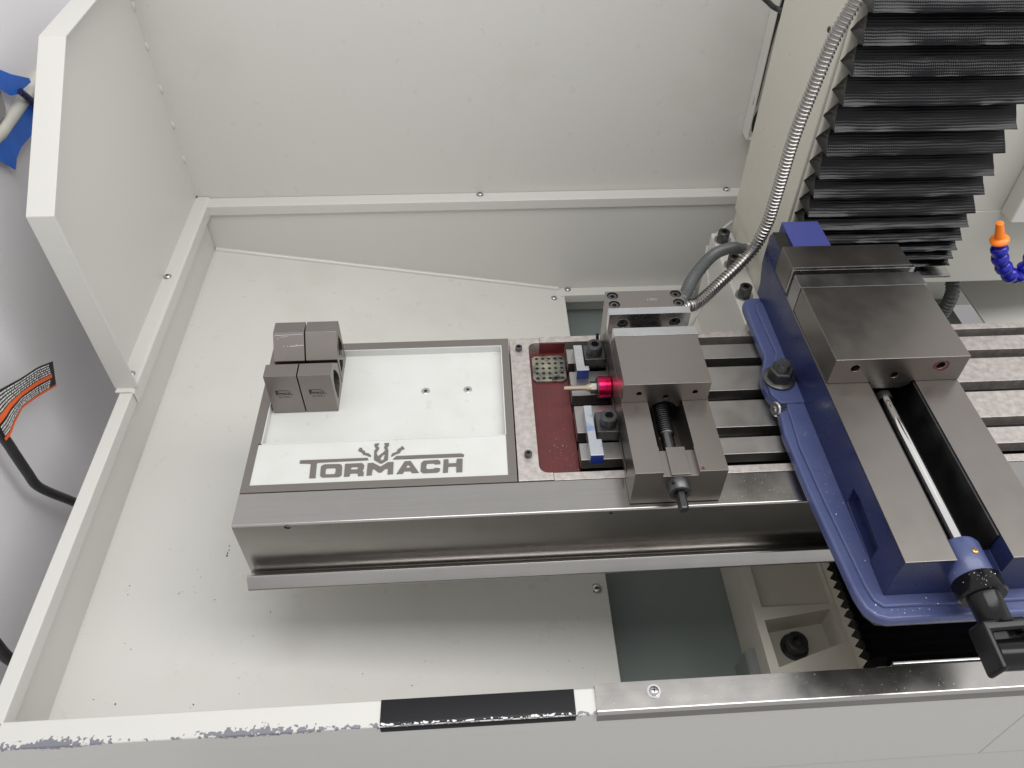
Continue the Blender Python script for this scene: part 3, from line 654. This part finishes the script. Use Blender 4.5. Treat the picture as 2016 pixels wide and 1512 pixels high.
nutb = thing('hold_down_bolt', 'black hex nut, thick washer and stud clamping the blue vise flange', 'bolt', (338.5, 124, 25))
part('washer', MB().lathe((338.5, 124, 25), (0, 0, 1), [(0, 20.5), (3.2, 20.5), (4, 19.5), (4, 9)], 40), 'black_oxide', nutb, smooth=True)
part('hex_nut', MB().lathe((338.5, 124, 29), (0, 0, 1), [(0, 15.8), (14, 15.8), (16, 13.8)], 6, ph=.15), 'black_oxide', nutb, bevel=.5)
pf = [(0, 9)]; d = 0
while d < 12: pf += [(d + .6, 9), (d + 1, 8.2), (d + 1.6, 8.2), (d + 2, 9)]; d += 2
pf += [(13.5, 8.2)]
part('stud', MB().lathe((338.5, 124, 41), (0, 0, 1), pf, 28), 'black_oxide', nutb, smooth=True)

hd = thing('vise_handle', 'black cast vise crank handle with open fork on the vise screw', 'handle', (437, -205, 60))
part('collar', MB().lathe((436.5, -183, 59), (0, -1, 0), [(0, 22), (1.5, 23.2), (17, 23.2), (19, 21.5), (19, 15)], 44), 'handle_black', hd, smooth=True)
part('ring', MB().lathe((436.5, -182, 59), (0, -1, 0), [(0, 20.8), (1.6, 20.8)], 40), 'bright_steel', hd, smooth=True)
dirv = Vector((0.03, -1, -.12)).normalized()
part('socket', MB().lathe((436.5, -200, 59), dirv, [(0, 16.5), (4, 15.5), (24, 15.2), (30, 18)], 32), 'handle_black', hd, smooth=True)
q0 = Vector((437.2, -226, 56))
def obox(c, d, l, w, h):
    ax = d; u = Vector((1, 0, 0)); u = (u - ax * u.dot(ax)).normalized(); n = ax.cross(u)
    m = MB(); vs = [c + ax * (i * l) + u * (j * w / 2) + n * (k * h / 2) for k in (-1, 1) for j in (-1, 1) for i in (0, 1)]
    return m.add(vs, [(0, 2, 3, 1), (4, 5, 7, 6), (0, 1, 5, 4), (2, 6, 7, 3), (0, 4, 6, 2), (1, 3, 7, 5)])
part('fork', obox(q0, dirv, 46, 44, 30), 'handle_black', hd, bevel=3.5, seg=3, cuts=[obox(q0 + dirv * 12, dirv, 60, 30, 60)])
part('crank_eye', MB().cyl(q0 + dirv * 30 + Vector((-15.5, 0, 0)), q0 + dirv * 30 + Vector((15.5, 0, 0)), 14, 32), 'handle_black', hd, smooth=True, bevel=1)

# ------------------------------------------------------------------ hoses, conduit, nozzle
def ribbed(path, r0, r1, pitch):
    pts = resample(spline(path, 24), pitch / 4); rr = []
    for i in range(len(pts)): rr.append((r1, r1, r0, r0)[i % 4])
    return MB().tube(pts, rr, 14)
cp = [(222, 246, 20), (240, 252, 37), (262, 266, 32), (300, 300, 37), (349, 333, 66), (363, 338, 110), (366, 340, 152), (368, 340, 243), (374, 340, 305), (382, 340, 367), (395, 340, 413), (412, 340, 470), (430, 340, 540)]
c_ = part('steel_conduit', ribbed(cp, 6.9, 8.6, 5.2), 'conduit_steel', smooth=True)
tag(c_, 'shiny flexible steel conduit rising past the column to the bellows', 'conduit')
gp_ = [(232, 262, 20), (243, 268, 42), (270, 320, 36), (313, 380, 27), (365, 445, -10), (395, 480, -40), (411, 494, -51)]
g_ = part('grey_conduit', ribbed(gp_, 7.2, 9.3, 7.0), 'hose_grey', smooth=True)
tag(g_, 'dark grey ribbed hose curving from the column fitting to the table', 'hose')
w_ = part('thin_cable', MB().tube(spline([on_y(1393, 485, 600), on_y(1390, 515, 570), on_y(1396, 560, 520), on_y(1390, 590, 450), on_y(1372, 620, 370), on_y(1358, 645, 300)], 8), 2.6, 8), 'wire_grey', smooth=True)
tag(w_, 'thin grey tube hanging in front of the column plinth', 'cable')
w_ = part('thin_cable', MB().tube(spline([on_y(1442, 436, 640), on_y(1428, 447, 630), on_y(1413, 460, 625), on_y(1405, 470, 625)], 8), 3.0, 8), 'wire_grey', smooth=True)
tag(w_, 'short grey tube passing behind the rear plinth bolt', 'cable')
h_ = part('drain_hose', ribbed([(905, 640, -345), (903, 610, -330), (902, 600, -290), (900, 604, -250), (898, 640, -220)], 12, 14, 8), 'hose_grey', smooth=True)
tag(h_, 'dark ribbed drain hose hanging behind the table under the rear panel', 'hose')

nz_ = thing('coolant_nozzle', 'blue segmented coolant hose with orange nozzle tip', 'coolant hose', (700, 330, 40))
pts = [on_y(1967.5, 486, 330), on_y(1967, 503, 330), on_y(1973, 521, 330), on_y(1983, 538, 330), on_y(1999, 546, 332), on_y(2015, 533, 334), on_y(2028, 514, 336), on_y(2040, 492, 338), on_y(2050, 468, 340), on_y(2058, 440, 340)]
for i in range(len(pts) - 1):
    a, b = pts[i], pts[i + 1]; d = (b - a).length
    part('hose_link', MB().lathe(a, b - a, [(-2, 8), (0, 10.5), (d * .22, 12.2), (d * .45, 11.8), (d * .62, 9.2), (d * .8, 8.6), (d * 1.02, 9)], 24), 'loc_blue', nz_, smooth=True)
tipd = (on_y(1968.5, 438, 330) - pts[0]); L_ = tipd.length
part('nozzle_tip', MB().lathe(pts[0] + tipd * .20, tipd, [(0, 9), (2, 12.5), (5, 13), (8, 11), (9.5, 7), (L_ * .78, 5), (L_ * .80, 3.2)], 28), 'loc_orange', nz_, smooth=True)

# covers at the right of the column
rc = thing('rear_cover', 'plain cream sheet cover standing behind the table right of the bellows', 'machine cover', (1000, 600, -200))
pb = on_y(1930, 553, 560); ps = on_y(1940, 416, 560)
part('lower_panel', B(700, 1400, 560, 563, pb.z, ps.z - .6), 'beige_pale', rc, bevel=.8)
part('upper_panel', B(700, 1400, 561.5, 564, ps.z + .6, 330), 'beige_pale', rc, bevel=.8)
part('bottom_plate', B(700, 1400, 563.2, 744, pb.z, pb.z + 3), 'beige_pale', rc)
bxr = thing('control_box', 'cream steel control box mounted on the rear cover at the right', 'box', (960, 540, -60))
bc = on_y(1988, 440, 525)
part('case', B(bc.x, bc.x + 260, 525, 561, bc.z, 330), 'enamel_clean', bxr, bevel=3, seg=3)

# ------------------------------------------------------------------ stainless edge guard and tape on the front rim
eg = thing('edge_guard', 'scratched stainless edge strip screwed over the front rim of the pan', 'edge guard', (400, -210, -109))
part('strip', MB().prism([(-195, RZ - 10), (-195, RZ + 3), (-223.5, RZ + 3), (-226, RZ + 2.4), (-227.6, RZ + .5), (-228, RZ - 2), (-228, RZ - 15), (-226.4, RZ - 15), (-226.4, RZ - .5), (-225, RZ + 1.2), (-196.6, RZ + 1.2), (-196.6, RZ - 10)], 'x', 73, 1250), 'stainless', eg, smooth=True)
screw(eg, (136.5, -207, RZ + 3), 5.2, washer=7.5)
bt = part('black_edge_tape', MB().prism([(-198.4, RZ + .3), (-198.4, RZ + .9), (-222, RZ + .9), (-225, RZ - .2), (-226.7, RZ - 3.2), (-226.7, RZ - 13), (-226.15, RZ - 13), (-226.15, RZ - 3.6), (-224.7, RZ - .7), (-222, RZ + .3)], 'x', -156.5, 50.3), 'worn_tape', smooth=True)
tag(bt, 'scuffed black tape strip wrapped over the white front rim', 'tape')

rs = random.Random(3)
def blob(cx_, cz_, r0, r1, y, name, par, hole=None):
    out_ = [(cx_ + (r0 + rs.random() * (r1 - r0)) * math.cos(a) * 1.3, cz_ + (r0 + rs.random() * (r1 - r0)) * math.sin(a)) for a in [k * 2 * math.pi / 18 for k in range(18)]]
    sp = [out_] + ([[(cx_ + hole * math.cos(a), cz_ + hole * math.sin(a)) for a in [k * 2 * math.pi / 20 for k in range(20)]]] if hole else [])
    flat_shape(name, sp, 'red_paint', par, Matrix(((1, 0, 0, 0), (0, 0, -1, y * S), (0, 1, 0, 0), (0, 0, 0, 1))), .05)
blob(489.5, 110.3, 6.0, 9.5, 57.42, 'red_stain', bv, 5.9)
flat_shape('red_mark', [[(198.2, -35.5), (202.5, -35.5), (201.5, -31), (199, -32)]], 'red_paint', sv, Matrix.Translation((0, 0, 56.53 * S)), .05)
# dark grit lying on the enamel
gr = MB()
def grit(x, y, s_):
    a = rs.random() * 6.28; u = Vector((math.cos(a), math.sin(a), 0)) * s_; v = Vector((-math.sin(a), math.cos(a), .3)) * s_ * rs.uniform(.3, .7)
    p_ = Vector((x, y, floor_z(x) + .5)); gr.add([p_ - u, p_ + v, p_ + u, p_ - v], [(0, 1, 2, 3)])
for i in range(26): grit(rs.uniform(-520, -330), rs.uniform(-150, 120), rs.uniform(.5, 1.6))
for i in range(22): grit(rs.uniform(-300, 120), rs.uniform(-170, -70), rs.uniform(.4, 1.4))
for i in range(26): grit(rs.uniform(-540, 100), rs.uniform(260, 700), rs.uniform(.4, 1.3))
for y_ in (68, 72, 77, 84): grit(-404 + rs.uniform(-1, 1), y_, rs.uniform(1.2, 2.2))
go = part('dark_grit', gr, 'socket_black'); go['kind'] = 'stuff'; go['label'] = 'tiny dark specks of grit lying on the cream pan floor'; go['category'] = 'grit'

# swarf: uncountable tiny flakes
ch = MB()
def flake(p, s):
    a = random.random() * 6.28; t = random.uniform(-.4, .4)
    u = Vector((math.cos(a), math.sin(a), t)) * s; v = Vector((-math.sin(a), math.cos(a), random.uniform(-.4, .4))) * s * random.uniform(.25, .5)
    p = Vector(p); ch.add([p - u, p + v, p + u, p - v], [(0, 1, 2, 3)])
for i in range(120): flake((random.uniform(80, 560), random.uniform(-221, -198), RZ + 3.5), random.uniform(.25, .75))
for i in range(60): flake((random.gauss(395, 28), random.uniform(-196, -180), 23 if random.random() < .4 else 20), random.uniform(.3, .9))
for i in range(90): flake((random.choice((358.5, 357, 345, 349)) + random.gauss(0, 1.5), random.uniform(-165, 270), 23.0), random.uniform(.3, .9))
for i in range(40): flake((random.gauss(60, 9), random.uniform(20, 100), -19.5), random.uniform(.3, .8))
for i in range(45): flake((random.uniform(232, 310), random.uniform(-38, -6), -.4), random.uniform(.25, .8))
for i in range(30): flake((random.gauss(425, 8), random.gauss(-193, 5), 84), random.uniform(.3, .7))
sw = part('metal_swarf', ch, 'chip_metal'); sw['kind'] = 'stuff'; sw['label'] = 'tiny bright metal chips scattered on the guard, vise and trough'; sw['category'] = 'swarf'

# ------------------------------------------------------------------ things on the room wall
WX = -686.0
def wall_sheet(name, px, mname, th=1.0, X=WX, bulge=0.0):
    P = [on_x(x, y, X) for x, y in px]
    return part(name, MB().prism([(p.y, p.z) for p in P], 'x', X - th, X), mname)
t1 = wall_sheet('blue_tape', [(-40, 128), (0, 137), (22, 146), (58, 154), (61, 162), (34, 186), (22, 188), (0, 174), (-40, 150)], 'painters_tape', 1.2, WX + 10)
tag(t1, 'upper torn strip of blue painter tape over the white trim on the wall', 'tape')
t2 = wall_sheet('blue_tape', [(-40, 290), (0, 260), (30, 222), (52, 196), (80, 160), (95, 190), (90, 240), (66, 262), (42, 290), (33, 312), (31, 334), (0, 316), (-40, 310)], 'painters_tape', 1.2, WX + 6)
tag(t2, 'larger crumpled blue painter tape piece hanging below the white trim', 'tape')
tr = part('wall_trim', MB().tube([on_x(-60, 315, WX), on_x(0, 262, WX), on_x(40, 205, WX), on_x(78, 150, WX), on_x(130, 80, WX)], [9, 9, 9, 8, 8], 12), 'trim_white', smooth=True)
tag(tr, 'old white painted conduit running diagonally up the wall', 'conduit')
gpl = wall_sheet('wall_plate', [(-50, 160), (0, 176), (12, 215), (10, 225), (0, 240), (-50, 270)], 'grey_plate', 8, WX + 4)
tag(gpl, 'grey plate behind the white conduit at the taped corner', 'plate')
stp = part('black_strap', MB().tube([on_x(40, 180, WX + 14), on_x(56, 193, WX + 14), on_x(80, 218, WX + 12), on_x(110, 250, WX + 8)], 5.0, 8), 'vise_navy', smooth=True)
tag(stp, 'dark blue strap crossing the white conduit between the tape pieces', 'strap')

CXW = WX + 26
def wp(x, y, X=CXW): return on_x(x, y, X)
cord = thing('power_cord', 'black power cord with a long warning label bending behind the pan rim', 'power cord', wp(80, 950))
part('cable', MB().tube(spline([wp(-40, 800), wp(-8, 845), wp(12, 868), wp(30, 895), wp(55, 932), wp(72, 955), wp(100, 970), wp(145, 988), wp(190, 1010, CXW - 6)], 8), 6.6, 12), 'rubber', cord, smooth=True)
# label: a long folded paper strip, swept between two edges
up_e = [(-30, 800), (-6, 770), (8, 762), (40, 745), (75, 722), (104, 711)]
lo_e = [(12, 868), (22, 855), (30, 832), (45, 803), (72, 783), (111, 760)]
def edge_pt(e, t):
    k = t * (len(e) - 1); i = min(int(k), len(e) - 2); f_ = k - i
    return (e[i][0] + (e[i + 1][0] - e[i][0]) * f_, e[i][1] + (e[i + 1][1] - e[i][1]) * f_)
def label_band(v0, v1, off, t0=0.0, t1=1.0, n=22):
    m = MB(); vs = []
    for i in range(n + 1):
        t = t0 + (t1 - t0) * i / n; a = edge_pt(up_e, t); b = edge_pt(lo_e, t)
        for v in (v0, v1):
            x = a[0] + (b[0] - a[0]) * v; y = a[1] + (b[1] - a[1]) * v
            X = CXW + 8 + 7 * math.sin(2.6 * t) - 6 * (v - .5) ** 2 + off
            vs.append(on_x(x, y, X))
    fs = [(2 * i, 2 * i + 1, 2 * i + 3, 2 * i + 2) for i in range(n)]
    return m.add(vs, fs)
lab = part('warning_label', label_band(0, 1, 0), 'label_black', cord, smooth=True)
lab['label'] = 'black and orange warning label with rows of tiny white print'
part('orange_stripe', label_band(.46, .60, .5, 0, .97), 'label_orange', lab, smooth=True)
part('orange_stripe', label_band(.92, 1.0, .5), 'label_orange', lab, smooth=True)
mk = MB()                                   # rows of tiny illegible print
for row in (.07, .15, .23, .31, .39, .66, .73, .80, .86):
    t = .05
    while t < .94:
        l = random.uniform(.008, .03); q = label_band(row, row + .042, .5, t, t + l, 1); mk.add(q.v, q.f); t += l + random.uniform(.004, .012)
part('small_print', mk, 'label_white', lab)
cord2 = part('power_cord', MB().tube(spline([wp(-60, 1225), wp(-20, 1255), wp(5, 1285), wp(22, 1300), wp(45, 1310, CXW - 8), wp(80, 1320, CXW - 12)], 8), 7.5, 12), 'rubber', smooth=True)
tag(cord2, 'thick black cable end showing low on the wall beyond the rim', 'power cord')
